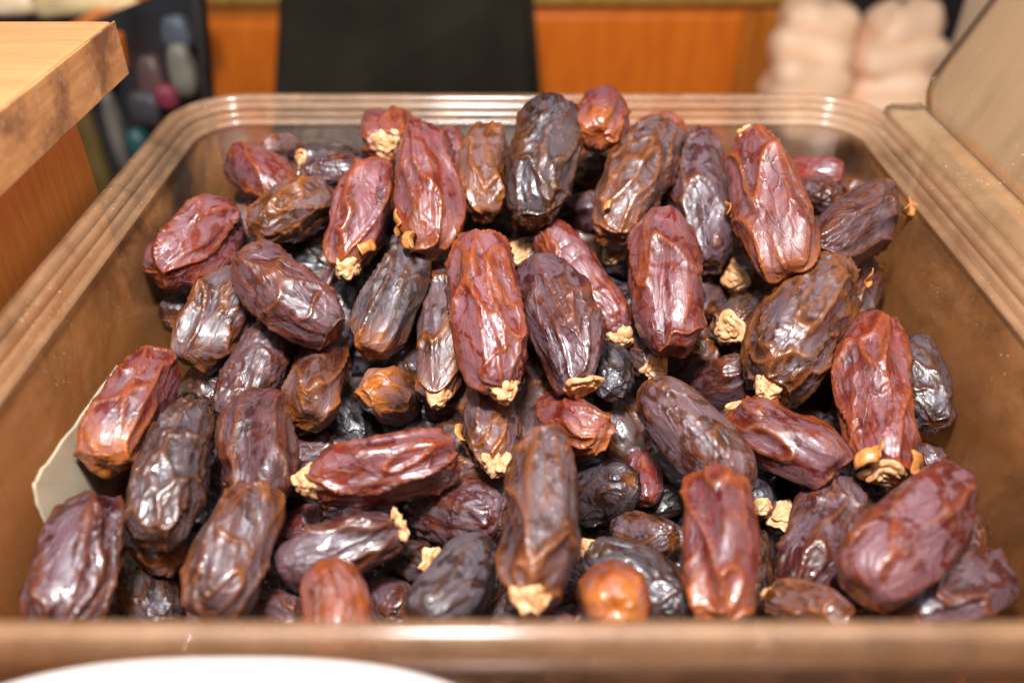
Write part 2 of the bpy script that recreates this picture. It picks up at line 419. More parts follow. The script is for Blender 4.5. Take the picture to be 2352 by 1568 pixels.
    for j in range(nu):
        k = (j + 1) % nu
        fa.append((A, k, j)); fa.append((B, (nr - 1) * nu + j, (nr - 1) * nu + k))
    me = bpy.data.meshes.new('date_mesh')
    me.from_pydata(new.tolist(), [], fa); me.update()
    at = me.attributes.new('ridge', 'FLOAT', 'POINT'); at.data.foreach_set('value', np.clip(rc, 0, 1).astype(np.float32))
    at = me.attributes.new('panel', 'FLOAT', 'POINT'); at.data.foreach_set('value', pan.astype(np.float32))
    at = me.attributes.new('crack', 'FLOAT', 'POINT'); at.data.foreach_set('value', crk.astype(np.float32))
    tn = smooth(0.35, 1.0, s + 0.35 * perlin(q * 1.3 + 90)) * tint_b
    tn = np.maximum(tn, 0.25 * smooth(0.45, 0.05, rad) * (s > 0.5))
    at = me.attributes.new('tint', 'FLOAT', 'POINT'); at.data.foreach_set('value', tn.astype(np.float32))
    return me

def calyx_mesh(seed, R, kind):
    """dry stalk cap on +X: 'r' an open crumpled rosette, 'c' a closed cone-like nub"""
    rs = np.random.RandomState(seed)
    nu, nv = 40, 26
    a = np.linspace(0, 1, nv); ph = np.linspace(0, 2 * math.pi, nu, endpoint=False)
    A, P = np.meshgrid(a, ph, indexing='ij')
    lobes = rs.choice([3, 5, 6]); p0 = rs.uniform(0, 6.28)
    if kind == 'r':
        rr = np.interp(a, [0, .10, .30, .42, .55, .62, .74, .82, .92, 1], [0.62, .86, 1.0, .86, .62, .66, .52, .30, .22, 0.0])
        xx = np.interp(a, [0, .10, .30, .42, .55, .62, .74, .82, .92, 1], [-.15, 0.02, .22, .42, .34, .56, .66, .50, .62, .58])
        R0 = R; xx = xx * 0.72
    else:
        rr = np.interp(a, [0, .15, .4, .6, .8, .9, 1], [1.0, .98, .80, .56, .46, .34, 0.0])
        xx = np.interp(a, [0, .15, .4, .6, .8, .9, 1], [-.2, 0.0, .45, .80, 1.02, 1.10, 1.02])
        R0 = R * 0.88
    g = rr[:, None] * (1 + (0.13 if kind == 'r' else 0.07) * np.cos(lobes * P + p0) + 0.05 * np.cos(2 * lobes * P + 2 * p0 + A * 3))
    y = R0 * g * np.cos(P + 0.5 * A); z = R0 * g * np.sin(P + 0.5 * A); x = R0 * (xx[:, None] + 0.10 * np.cos(lobes * P + p0 + 2) * (1 - A))
    pts = np.stack([x.ravel(), y.ravel(), z.ravel()], 1)
    q = pts / R0 + rs.uniform(0, 40, 3)
    n1 = perlin(q * 1.2); n2 = np.abs(perlin(q * 1.9 + 5))
    dirv = pts + np.array([0.3 * R0, 0, 0]); dirv /= np.linalg.norm(dirv, axis=1)[:, None] + 1e-9
    pts = pts + dirv * ((0.20 * n1 - 0.13 * np.exp(-(n2 / .12) ** 2)) * R0)[:, None]
    fa = []
    for i in range(nv - 1):
        for j in range(nu):
            k = (j + 1) % nu
            fa.append((i * nu + j, i * nu + k, (i + 1) * nu + k, (i + 1) * nu + j))
    me = bpy.data.meshes.new('calyx_mesh'); me.from_pydata(pts.tolist(), [], fa); me.update()
    at = me.attributes.new('ridge', 'FLOAT', 'POINT'); at.data.foreach_set('value', np.exp(-(n2 / .10) ** 2).astype(np.float32))
    return me

def flake_mesh(seed, size):
    rs = np.random.RandomState(seed); n = 9
    v = []; 
    for i in range(n):
        for j in range(n):
            a, b = i / (n - 1) - .5, j / (n - 1) - .5
            k = 1 + 0.22 * math.sin(2 * math.atan2(b, a) + seed) + rs.uniform(-.10, .10)
            v.append((a * size * k, b * size * k * 0.7, size * (0.55 * a * a - 0.5 * b * b + 0.10 * math.sin(7 * a + seed))))
    f = [(i * n + j, i * n + j + 1, (i + 1) * n + j + 1, (i + 1) * n + j) for i in range(n - 1) for j in range(n - 1)]
    v2 = [(a, b, c + size * 0.05) for a, b, c in v]; N2 = len(v)
    f2 = [tuple(reversed([q + N2 for q in t])) for t in f]
    edge = [i * n for i in range(n)] + [(n - 1) * n + j for j in range(1, n)] + [i * n + n - 1 for i in range(n - 2, -1, -1)] + [j for j in range(n - 2, 0, -1)]
    fe = [(edge[k], edge[(k + 1) % len(edge)], edge[(k + 1) % len(edge)] + N2, edge[k] + N2) for k in range(len(edge))]
    return mesh_from(v + v2, f + f2 + fe)

TONE = {  # skin colour, strength of the amber on the folds
    'bk': ((0.007, 0.0045, 0.005), 0.05), 'dk': ((0.022, 0.007, 0.005), 0.45), 'gy': ((0.028, 0.014, 0.012), 0.40),
    'pu': ((0.056, 0.009, 0.009), 0.50), 'br': ((0.060, 0.014, 0.005), 0.85), 'rd': ((0.135, 0.011, 0.006), 0.80),
    'am': ((0.105, 0.028, 0.006), 0.9), 'or': ((0.260, 0.050, 0.008), 0.8), 'pk': ((0.170, 0.022, 0.014), 0.95)}

# Ax, Ay, Bx, By (ends of the fruit in the 2352 x 1568 view), width, layer below the top of the heap,
# calyx (end + r rosette / c cone), tone, style, tint of end B, label
D = [
 (1388,232,1376,318,134,-.5,'','rd','v',.35,'squat wrinkled date standing up above the back rim, topmost of the heap'),
 (1264,233,1228,512,160,-.3,'','dk','v',0,'dark glossy date with flat panels at the back rim, just left of the topmost date'),
 (1525,292,1402,550,152,-.1,'','br','v',.25,'long brown date leaning right of the dark panelled date, red at its lower end'),
 (1592,308,1636,622,150,.5,'','pu','f',0,'purple date tucked between the leaning brown date and the bright pink one'),
 (1716,312,1816,640,172,-.6,'Ac','pk','f',.3,'bright pink and amber date with an orange nub on top, at the upper right'),
 (1780,398,1940,405,92,1.0,'','pk','s',0,'small pinkish date lying sideways at the back behind the bright pink date'),
 (1800,452,1927,458,98,.6,'','pu','w',0,'short dark purple date peeking from behind the right side of the bright pink date'),
 (1915,470,2010,450,82,1.0,'','br','f',0,'amber edged date half hidden at the back right corner of the heap'),
 (2072,455,1905,598,158,-.1,'','pu','f',0,'reddish purple date with a peeled flake, highest against the right wall'),
 (2020,610,1975,720,118,.9,'','pu','f',.2,'date under the flaked purple date by the right wall, mostly covered'),
 (1118,290,1108,500,116,0,'','am','f',.2,'amber date pinched into two lobes, left of the dark panelled date at the back'),
 (962,290,1002,583,160,-.3,'','rd','f',.3,'red amber date with torn peeling skin, left of the two lobed amber date'),
 (1035,292,1040,420,80,1.0,'','rd','s',0,'red date seen in the slot between the torn red date and the two lobed one'),
 (915,296,884,330,138,.1,'Br','rd','f',.1,'date facing the viewer end on with a large pale star calyx, at the back'),
 (846,366,690,372,96,.5,'Br','gy','f',0,'grey brown date lying sideways with a cream calyx on its left end, back left'),
 (690,408,850,392,92,.45,'','pu','w',0,'purple date lying sideways directly under the grey one with the cream calyx'),
 (690,345,595,348,78,1.0,'','am','s',.3,'small amber date farthest back at the left'),
 (545,362,662,462,128,.1,'','rd','f',0,'red date with long smooth facets at the back left corner of the heap'),
 (750,448,588,535,128,0,'','am','v',0,'amber veined date with a grey patch and a dark underside, back left'),
 (852,380,795,622,142,-.1,'Bc','rd','f',.35,'amber red date with peeling seam and pale cone calyx below, back left'),
 (540,480,362,632,156,-.3,'','rd','f',0,'smooth folded red brown date, uppermost against the left wall'),
 (556,588,772,762,158,-.4,'','pu','v',0,'shiny dark red date sloping down right across the upper left of the heap'),
 (440,690,345,735,122,.7,'','dk','s',0,'round dark date seen end on against the left wall'),
 (562,628,432,838,154,-.1,'','br','f',.1,'glossy brown date with a dark puckered lower end, left side'),
 (645,735,520,970,132,.5,'','pu','w',0,'purple finely wrinkled date under the shiny dark red one, left of centre'),
 (950,565,848,815,142,.0,'','gy','f',.65,'greyish date with a bright orange lower tip, left of the centre'),
 (1032,600,1004,915,130,.2,'Bc','br','f',.2,'slim brown date with a pale cone calyx below, close left of the central date'),
 (1100,545,1156,900,170,-.5,'Bc','rd','v',0,'central upright orange brown date with strong raised folds'),
 (1225,590,1338,896,168,-.2,'Br','pu','f',0,'dark date with forked amber fold and yellow rosette calyx, right of the central date'),
 (1250,520,1428,775,138,.1,'Bc','pk','w',0,'pink finely crackled date sloping right with a cream calyx at its lower tip'),
 (1520,485,1545,812,156,-.2,'','rd','f',0,'upright red date with smooth long facets, right of the crackled pink date'),
 (1480,600,1405,580,112,.9,'Br','gy','s',0,'grey date lying deep with a fuzzy cream calyx beside the leaning brown date'),
 (1260,650,1190,575,110,1.0,'Br','pu','w',0,'hidden date with a small cream calyx above the forked amber fold date'),
 (1320,425,1410,385,110,1.0,'','am','f',0,'amber banded date directly below the topmost date'),
 (1290,530,1385,470,110,1.1,'','pu','f',0,'purple striped date in the gap left of the leaning brown date'),
 (1215,575,1205,490,100,1.3,'','or','s',0,'orange red date deep under the dark panelled date'),
 (1080,580,1125,480,130,1.2,'','bk','v',0,'black date deep in the gap under the two lobed date'),
 (1795,605,1685,638,120,.8,'Br','br','v',0,'dark amber date under the bright pink one with a ragged cream calyx'),
 (1790,715,1672,755,150,.5,'Br','gy','v',.2,'blackish date with a ragged tan calyx, right of the upright red faceted date'),
 (1930,602,1762,895,190,-.5,'Bc','br','v',0,'large rough brown grey date with an orange calyx, leaning across the right side'),
 (1996,728,2032,1095,174,-.4,'Br','rd','f',0,'tall red brown date with folded panels and a torn calyx at its foot, right side'),
 (2085,785,2150,985,128,.3,'','gy','v',0,'dark grey folded date squeezed against the right wall'),
 (2070,1040,2160,1072,92,.9,'','pu','f',0,'little dark date by the right wall under the tall red brown date'),
 (1490,885,1702,1142,170,-.3,'','br','s',0,'smooth brown date with one large flat shiny facet, right of centre'),
 (1555,930,1725,850,134,.6,'','pu','f',0,'purple date with parallel folds lying behind the large shiny facet date'),
 (1692,945,1930,1085,164,-.1,'Ac','rd','f',0,'red date lying sideways with a torn orange calyx on its left end, right side'),
 (1840,930,1935,815,124,.7,'','br','f',0,'amber and purple date glimpsed between the rough brown grey and tall red brown ones'),
 (1430,800,1506,848,116,.7,'Br','br','f',0,'date pointing at the viewer with a round tan rosette calyx, below the upright red date'),
 (1400,790,1410,915,100,.5,'','bk','v',0,'blackish rough round date beside the yellow rosette calyx'),
 (950,950,842,878,128,.1,'','am','f',.55,'stubby orange amber date with its blunt end towards the viewer, centre left'),
 (762,780,712,972,146,.1,'','br','f',.2,'brown gold date with flat facets and a dark puckered tip, centre left'),
 (1055,1045,706,1105,160,-.2,'Bc','rd','f',.1,'long red date lying sideways, golden seam and tan calyx on its left end'),
 (1118,890,1142,1070,146,.4,'Bc','br','f',.3,'brown date with peeling skin below the central date, upright'),
 (1250,945,1392,1002,152,.0,'','rd','f',.45,'red orange date with a ring shaped navel facing the viewer, below the rosette calyx'),
 (1246,1000,1220,1385,200,-.7,'Bc','br','f',.1,'big brown red upright date with a long pale fold, front centre'),
 (945,1160,1165,1180,164,.4,'','pu','w',0,'purple date with net like wrinkles lying left of the big front centre date'),
 (1325,1160,1450,1100,150,.5,'','dk','s',0,'smooth very dark shiny date right of the big front centre date'),
 (1470,1040,1482,1160,84,.9,'','pk','s',0,'pinkish tan date sliver behind the smooth very dark one'),
 (1412,1205,1548,1240,106,.5,'','br','w',0,'small striped brown date near the front, left of the upright red one'),
 (1430,1180,1570,1150,90,1.1,'','bk','f',0,'black date deep behind the small striped one'),
 (1640,1085,1656,1440,190,-.5,'','rd','f',.3,'large upright red date at the front with a crinkled band, right of centre'),
 (1935,1112,1832,1362,172,.1,'','pu','v',0,'greyish purple cracked date leaning near the front right'),
 (2203,1088,1972,1362,200,-.7,'','rd','s',.1,'large amber rimmed date with a flat pinkish face, front right'),
 (2310,1310,2080,1420,190,-.2,'','pu','f',0,'blurred brown date in the front right corner of the bin'),
 (1770,1372,1960,1425,124,-.2,'Ac','am','f',.0,'amber date with a bright torn calyx at the front, under the leaning purple one'),
 (1712,1110,1748,1165,96,.9,'Bc','bk','s',0,'hidden black date with a pale calyx touching the large upright red date'),
 (1800,1260,1796,1180,110,1.0,'Br','bk','s',0,'black date deep below with a wrinkled tan rosette calyx'),
 (1352,1262,1605,1425,168,-.1,'Ac','gy','w',0,'grey deeply creased date with a coral calyx at its upper left, front'),
 (1405,1350,1412,1400,185,-.9,'','or','s',.7,'orange red date pointing at the viewer over the front wall'),
 (1120,1245,960,1430,172,-.3,'','gy','s',0,'dull dusty brown date at the front, left of the big front centre date'),
 (752,1293,790,1540,155,-.5,'','or','s',0,'bright red smooth date standing at the front wall'),
 (850,1350,935,1405,120,.7,'','pu','w',0,'dark purple date between the bright red one and the dull dusty one'),
 (905,1300,1000,1296,112,.7,'Br','dk','v',0,'dark date with a tan calyx half covered by the dull dusty one'),
 (635,1310,925,1207,146,.1,'Br','pu','f',0,'dark purple date with long folds and a yellow calyx at its right end, front left'),
 (600,1335,720,1375,120,.8,'','bk','v',0,'black date under the long folded purple one, front left'),
 (580,1400,695,1425,100,.4,'','pu','v',0,'small purple date at the front wall left of the bright red one'),
 (592,1118,480,1425,180,-.3,'','br','f',0,'glossy brown gold date with a strong forked fold, front left'),
 (600,893,602,1168,168,-.1,'','pu','f',0,'upright greyish purple date with a red middle, left of centre'),
 (450,925,362,1248,160,-.3,'','gy','v',.08,'dark grey date with wavy thin folds, front left beside the left wall gap'),
 (370,815,240,1080,160,-.3,'','rd','f',.7,'red date with an orange lower end hanging over the pale paper patch, left wall'),
 (310,1200,400,1290,122,.6,'','am','f',.3,'amber date peeping out under the dark grey wavy one'),
 (252,1150,132,1455,200,-.3,'','pu','f',0,'purple red date with long folds in the front left corner'),
 (320,1300,372,1440,135,.7,'','dk','v',0,'dark date beside the one in the front left corner'),
 (420,905,520,900,112,.9,'','gy','v',0,'dull grey date deep between the left wall dates'),
 (640,1230,725,1190,100,1.0,'','rd','s',0,'dark red sliver of a date under the upright greyish purple one'),
 (2238,1175,2195,1325,120,.35,'','br','f',.2,'folded brown date half under the large amber rimmed one'),
 (1550,850,1640,800,104,1.1,'','am','v',0,'dark amber date deep below the upright red date with facets'),
 (1950,1375,2045,1410,110,.3,'','dk','v',0,'dark date in the front gap left of the front right corner date'),
 (880,810,955,870,120,1.0,'','dk','v',0,'dark date deep beside the orange tipped greyish one'),
 (1470,288,1560,300,78,1.1,'','or','s',0,'orange date tip behind the leaning brown date at the back rim'),
 (1115,1450,1330,1450,104,.1,'','br','s',0,'brown date pressed to the front wall beneath the big front centre date'),
]
random.seed(5)
recs = []
for i, (ax, ay, bx, by, w, lay, cap, tone, sty, tb, lab) in enumerate(D):
    cx_, cy_ = (ax + bx) / 2, (ay + by) / 2
    recs.append(dict(a=(ax, ay), b=(bx, by), w=w, lay=lay, cap=cap, tone=tone, sty=sty, tb=tb, lab=lab, filler=False, push=0.0))
# deeper fruit that shows only in the gaps
rf = random.Random(11)
FILL = []
for gy_ in range(12):
    for gx_ in range(15):
        t = gy_ / 11.0
        y = 450 + gy_ * 90 + rf.uniform(-22, 22)
        xl, xr = 640 - 440 * t, 1820 + 400 * t
        x = xl + (xr - xl) * (gx_ + 0.5 + rf.uniform(-.25, .25)) / 15
        an = rf.uniform(0, math.pi)
        FILL.append((x, y, an, rf.choice(['dk', 'pu', 'br', 'dk', 'bk']), gx_ * 100 + gy_))
KEEP = {176,171,165,173,179,174,178,177,175,168,93,99,166,167,161,172,31,169,41,111,82,81,47,170,8,108,124,115,121,98,156,158,106,97,107,133,33,104,67,151,119,143,78,150,113,32,116,15,0,102,18,62,118,94,63,139,55,160,77,110,96,54,56,84,49,109,6,117,95,136,122,130,34,157,145,140,126,12,30,16,27,137,128,105,72,92,86,87,123,46,134,154}
for k, (x, y, an, tone, key) in enumerate(FILL):
    if KEEP is not None and k not in KEEP: continue
    w = 148; l = 140
    recs.append(dict(a=(x - l * math.cos(an), y - l * math.sin(an)), b=(x + l * math.cos(an), y + l * math.sin(an)), w=w, lay=1.6,
                     cap='', tone=tone, sty='v', tb=0, lab='', filler=True, push=0.0, k=k))

def solve(r):
    d0 = heap_depth((r['a'][0] + r['b'][0]) / 2, (r['a'][1] + r['b'][1]) / 2)
    unit = 0.0235
    off = unit * r['lay'] * 0.80 + r['push']
    da = heap_depth(*r['a']) + off; db = heap_depth(*r['b']) + off
    wr = r['w'] / F * (d0 + off)
    A = at_depth(*r['a'], da); B = at_depth(*r['b'], db)
    need = wr * 1.75
    ln = np.linalg.norm(B - A)
    if ln < need:                               # foreshortened: the far end goes deeper
        lo, hi = 0, 0.08
        for _ in range(30):
            m_ = (lo + hi) / 2
            A2 = at_depth(*r['a'], da + m_)
            if np.linalg.norm(B - A2) < need: lo = m_
            else: hi = m_
        A = A2
    r['A'], r['B'], r['R'] = A, B, wr / 2
    ax = (B - A); ln = np.linalg.norm(ax); ax /= ln
    c = (A + B) / 2; hl = max(ln / 2 - r['R'], 0.0005)
    r['seg'] = (c - ax * hl, c + ax * hl)

def segdist(p1, q1, p2, q2):
    d1, d2, r_ = q1 - p1, q2 - p2, p1 - p2
    a, e, f = d1 @ d1, d2 @ d2, d2 @ r_
    c, b = d1 @ r_, d1 @ d2
    den = a * e - b * b
    s = min(max((b * f - c * e) / den, 0), 1) if den > 1e-12 else 0.5
    t = (b * s + f) / e
    if t < 0: t = 0; s = min(max(-c / a, 0), 1)
    elif t > 1: t = 1; s = min(max((b - c) / a, 0), 1)
    return np.linalg.norm((p1 + d1 * s) - (p2 + d2 * t))
for r in recs: solve(r)
for it in range(22):
    for i in range(len(recs)):
        for j in range(i + 1, len(recs)):
            a, b = recs[i], recs[j]
            if a['filler'] and b['filler']: continue
            rr = (a['R'] + b['R']) * 0.86
            if np.linalg.norm((a['A'] + a['B']) / 2 - (b['A'] + b['B']) / 2) > 0.075: continue
            dd = segdist(*a['seg'], *b['seg'])
            if dd < rr:
                ov = (rr - dd) * 0.45
                up, dn = (a, b) if a['lay'] <= b['lay'] else (b, a)
                k = 0.25 if not dn['filler'] else 0.0
                if abs(a['lay'] - b['lay']) < 0.05: continue
                dn['push'] = min(dn['push'] + ov * (1 - k), 0.024 if not dn['filler'] else 0.04); up['push'] = max(up['push'] - ov * k, -0.008)
                solve(dn); solve(up)

XL, XR, YF, YB = -0.985 * H, 1.085 * H, 0.735 * H, 2.60 * H     # inner wall lines just under the rim
TAPER = 0.035
FLOORZ = -1.02 * H
filler_meshes = [date_mesh(900 + k, 0.0205, 0.0112, 'vfvfw'[k], 56, 74) for k in range(5)]
date_objs = []
fillers = []
for n, r in enumerate(recs):
    A, B, R = r['A'], r['B'], r['R']
    c = (A + B) / 2; ax = B - A; ln = np.linalg.norm(ax); ax /= ln
    # inside the walls
    if r['filler']:
        if c[2] < FLOORZ + 0.02: continue
    lim = lambda p: (XL + TAPER * (-p[2]) , XR - TAPER * (-p[2]))
    lo, hi = lim(c)
    ex = abs(ax[0]) * (ln / 2 - R * 0.6) + R * 0.93
    if c[0] - ex < lo: c = c + np.array([lo - (c[0] - ex), 0, 0])
    if c[0] + ex > hi: c = c - np.array([(c[0] + ex) - hi, 0, 0])
    ey = abs(ax[1]) * (ln / 2 - R * 0.6) + R * 0.93
    yb = YB - TAPER * (-c[2])
    yf = YF + TAPER * (-c[2])
    if c[2] < -0.01 and c[1] + ey > yb: c = c - np.array([0, c[1] + ey - yb, 0])
    if c[1] - ey < yf: c = c + np.array([0, yf - (c[1] - ey), 0])
    view = EYE - c; view /= np.linalg.norm(view)
    zz = view - ax * (view @ ax); zz /= np.linalg.norm(zz); yy = np.cross(zz, ax)
    rot = Matrix(((ax[0], yy[0], zz[0]), (ax[1], yy[1], zz[1]), (ax[2], yy[2], zz[2]))).to_4x4()
    roll = random.Random(n * 7 + 1).uniform(-0.5, 0.5)
    mw = Matrix.Translation(Vector(c)) @ rot @ Matrix.Rotation(roll, 4, 'X')
    col, amb = TONE[r['tone']]
    jr = random.Random(n * 13 + 5); j = jr.uniform(0.72, 1.08)
    color = (col[0] * j, col[1] * j * jr.uniform(.9, 1.1), col[2] * j * jr.uniform(.85, 1.15), amb)
    if r['filler']:
        o = bpy.data.objects.new('date', filler_meshes[n % 5]); COL.objects.link(o)
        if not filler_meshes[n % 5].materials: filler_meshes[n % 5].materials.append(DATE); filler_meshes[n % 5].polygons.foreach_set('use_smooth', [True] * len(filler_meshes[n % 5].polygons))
        o.matrix_world = mw @ Matrix.Scale(max(R / 0.0112, 0.9), 4)
        o.color = color
        tag(o, None, 'date', 'dates deep in the gaps of the heap'); fillers.append((o, (r['a'][0] + r['b'][0]) / 2, (r['a'][1] + r['b'][1]) / 2))
        continue
    me = date_mesh(100 + n, ln / 2, R, r['sty'], tint_b=r['tb'])
    grp = 'dates heaped in the clear plastic bin'
    if r['cap']:
        e = empty('date', (0, 0, 0)); e.matrix_world = mw
        tag(e, r['lab'], 'date', grp)
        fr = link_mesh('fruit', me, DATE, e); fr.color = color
        sgn = 1 if r['cap'][0] == 'B' else -1
        kind = r['cap'][1]
        cr = (0.0060 if kind == 'r' else 0.0054) * jr.uniform(0.9, 1.12) * (R / 0.0115) ** 0.5
        ca = link_mesh('calyx', calyx_mesh(300 + n, cr, kind), CALYX, e)
        ca.matrix_local = Matrix.Translation((sgn * (ln / 2 - R * 0.17), 0, 0)) @ (Matrix.Identity(4) if sgn > 0 else Matrix.Rotation(math.pi, 4, 'Z'))
    else:
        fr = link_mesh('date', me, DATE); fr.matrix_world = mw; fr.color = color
        tag(fr, r['lab'], 'date', grp)
        e = fr
    date_objs.append((e, r, ln / 2, R))

# say for each deep date which gap it lies in, by the visible date next to it
NICK = {'squat wrinkled': 'squat topmost date', 'dark glossy date with flat': 'dark panelled date at the back', 'long brown date leaning': 'leaning brown date', 'bright pink and amber': 'bright pink date',
 'highest against the right': 'flaked date at the right wall', 'red amber date with torn': 'torn red date', 'large pale star': 'date with the star calyx', 'long smooth facets at the back': 'back left corner date',
 'amber red date with peeling': 'date with the peeling seam', 'smooth folded red': 'smooth date at the left wall', 'shiny dark red date': 'shiny dark red sloping date', 'glossy brown date with a dark': 'glossy brown date, left side',
 'central upright': 'central orange brown date', 'forked amber fold and yellow': 'yellow rosette date', 'finely crackled': 'crackled pink date', 'upright red date with smooth': 'upright red faceted date',
 'large rough brown': 'rough brown grey date', 'tall red brown date with': 'tall red brown date', 'one large flat shiny': 'large shiny facet date', 'torn orange calyx on its left': 'sideways red date at right',
 'stubby orange': 'stubby orange amber date', 'long red date lying sideways': 'long sideways red date', 'big brown red upright': 'big front centre date', 'large upright red date': 'large upright red front date',
 'large amber rimmed date': 'large amber rimmed date', 'pointing at the viewer over': 'orange red front date', 'bright red smooth': 'bright red front date', 'long folds and a yellow': 'long folded purple date',
 'strong forked fold, front': 'forked fold front date', 'upright greyish purple date with': 'upright greyish purple date', 'wavy thin folds': 'wavy dark grey date', 'orange lower end hanging': 'date over the pale paper',
 'front left corner of the bin': 'front left corner date', 'dull dusty': 'dull dusty front date', 'bright orange lower tip': 'orange tipped greyish date', 'net like wrinkles': 'net wrinkled purple date',
 'leaning near the front right': 'cracked purple date', 'finely wrinkled date under': 'purple finely wrinkled date', 'brown gold date with flat': 'brown gold faceted date', 'grey deeply creased': 'creased grey front date'}
anch = []
for e, r, _, _ in date_objs:
    for key, nick in NICK.items():
        if key in r['lab']: anch.append(((r['a'][0] + r['b'][0]) / 2, (r['a'][1] + r['b'][1]) / 2, nick)); break
DIRS = ['right of', 'lower right of', 'below', 'lower left of', 'left of', 'upper left of', 'above', 'upper right of']
used = set()
for o, x, y in sorted(fillers, key=lambda t: (t[2], t[1])):
    for ax_, ay_, nick in sorted(anch, key=lambda t: (t[0] - x) ** 2 + (t[1] - y) ** 2)[:12]:
        d_ = DIRS[int(round(math.atan2(y - ay_, x - ax_) / (math.pi / 4))) % 8]
        if (nick, d_) not in used: break
    used.add((nick, d_))
    o['label'] = 'dark date deep in the gap ' + d_ + ' the ' + nick

# torn skin flakes on a few fruit: (index in D, position along the axis -1..1, angle round it, size)
for k, (idx, s, an, size) in enumerate([(11, .55, 2.6, .007), (11, .9, 2.2, .008), (8, -.9, 1.2, .007), (4, -.1, 3.1, .007),
        (52, .2, 3.0, .008), (19, .7, 1.0, .006), (2, .75, 1.8, .004), (39, -.9, .6, .005), (50, .6, 1.6, .005),
        (40, .95, .7, .008), (40, .92, 2.4, .008), (9, -.6, .8, .006)]):
    e, r, hl, R = date_objs[idx]
    f = link_mesh('skin_flake', flake_mesh(k + 3, size), FLAKE, e)
    rad = R * (0.97 if abs(s) < .6 else 0.80)
    f.matrix_local = Matrix.Translation((s * hl, rad * math.cos(an), rad * math.sin(an))) @ Matrix.Rotation(an - math.pi / 2 + 0.15, 4, 'X') @ Matrix.Rotation(k * 1.1, 4, 'Z')

# ------------------------------------------------------------------ the plastic bin
def rrect(x0, x1, y0, y1, r, n=12):
    pts = []
    for cx, cy, a0 in ((x1 - r, y1 - r, 0), (x0 + r, y1 - r, 90), (x0 + r, y0 + r, 180), (x1 - r, y0 + r, 270)):
        for k in range(n + 1):
            a = math.radians(a0 + 90.0 * k / n); pts.append((cx + r * math.cos(a), cy + r * math.sin(a)))
    return pts
def sweep(profile, closed_floor=False, rbase=0.15 * H):
    """profile: list of (outset from the inner wall line, z); a skin lofted round the bin"""
    V, Fc = [], []
    for (o, z) in profile:
        pts = rrect(XL - o, XR + o, YF - o, YB + o, max(0.006, rbase + o), 12)
        V += [(x, y, z) for x, y in pts]
    n = len(rrect(0, 1, 0, 1, .1, 12))
    for i in range(len(profile) - 1):
        for j in range(n):
            k = (j + 1) % n
            Fc.append((i * n + j, i * n + k, (i + 1) * n + k, (i + 1) * n + j))
    if closed_floor: Fc.append(tuple(range((len(profile) - 1) * n, len(profile) * n)))
    return V, Fc
BIN = empty('plastic_bin', (0.05 * H, 1.65 * H, FLOORZ), label='clear plastic bin with rounded corners and grimy brown walls, full of dates', cat='bin')
def in_bin(V): return [(x - BIN.location.x, y - BIN.location.y, z - BIN.location.z) for x, y, z in V]
h = H
V, Fc = sweep([(0.0, -0.072 * h), (-TAPER * 0.3 * h, -0.3 * h), (-TAPER * 0.6 * h, -0.6 * h), (-TAPER * 0.9 * h, -0.92 * h), (-TAPER * 1.0 * h - .02 * h, -1.0 * h), (-0.16 * h, FLOORZ)], True)
body = link_mesh('wall', mesh_from(in_bin(V), Fc), WALLP, BIN)
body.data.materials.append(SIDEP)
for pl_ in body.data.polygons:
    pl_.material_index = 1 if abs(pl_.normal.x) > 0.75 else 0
sm = body.modifiers.new('thickness', 'SOLIDIFY'); sm.thickness = 0.0012; sm.offset = -1
pr = [(0.0, -0.072), (0.003, -0.066), (0.014, -0.063), (0.018, -0.058), (0.019, -0.044), (0.023, -0.040), (0.027, -0.040), (0.030, -0.034), (0.031, -0.022),
      (0.036, -0.017), (0.042, -0.017), (0.045, -0.009), (0.048, 0.000), (0.053, 0.005), (0.062, 0.006), (0.069, 0.004), (0.074, -0.004), (0.076, -0.018), (0.077, -0.045)]
pr = [(a * 0.86, b) for a, b in pr]
V, Fc = sweep([(a * h, b * h) for a, b in pr])
rim = link_mesh('rim', mesh_from(in_bin(V), Fc), RIMP, BIN)
sm = rim.modifiers.new('thickness', 'SOLIDIFY'); sm.thickness = 0.0011; sm.offset = -1

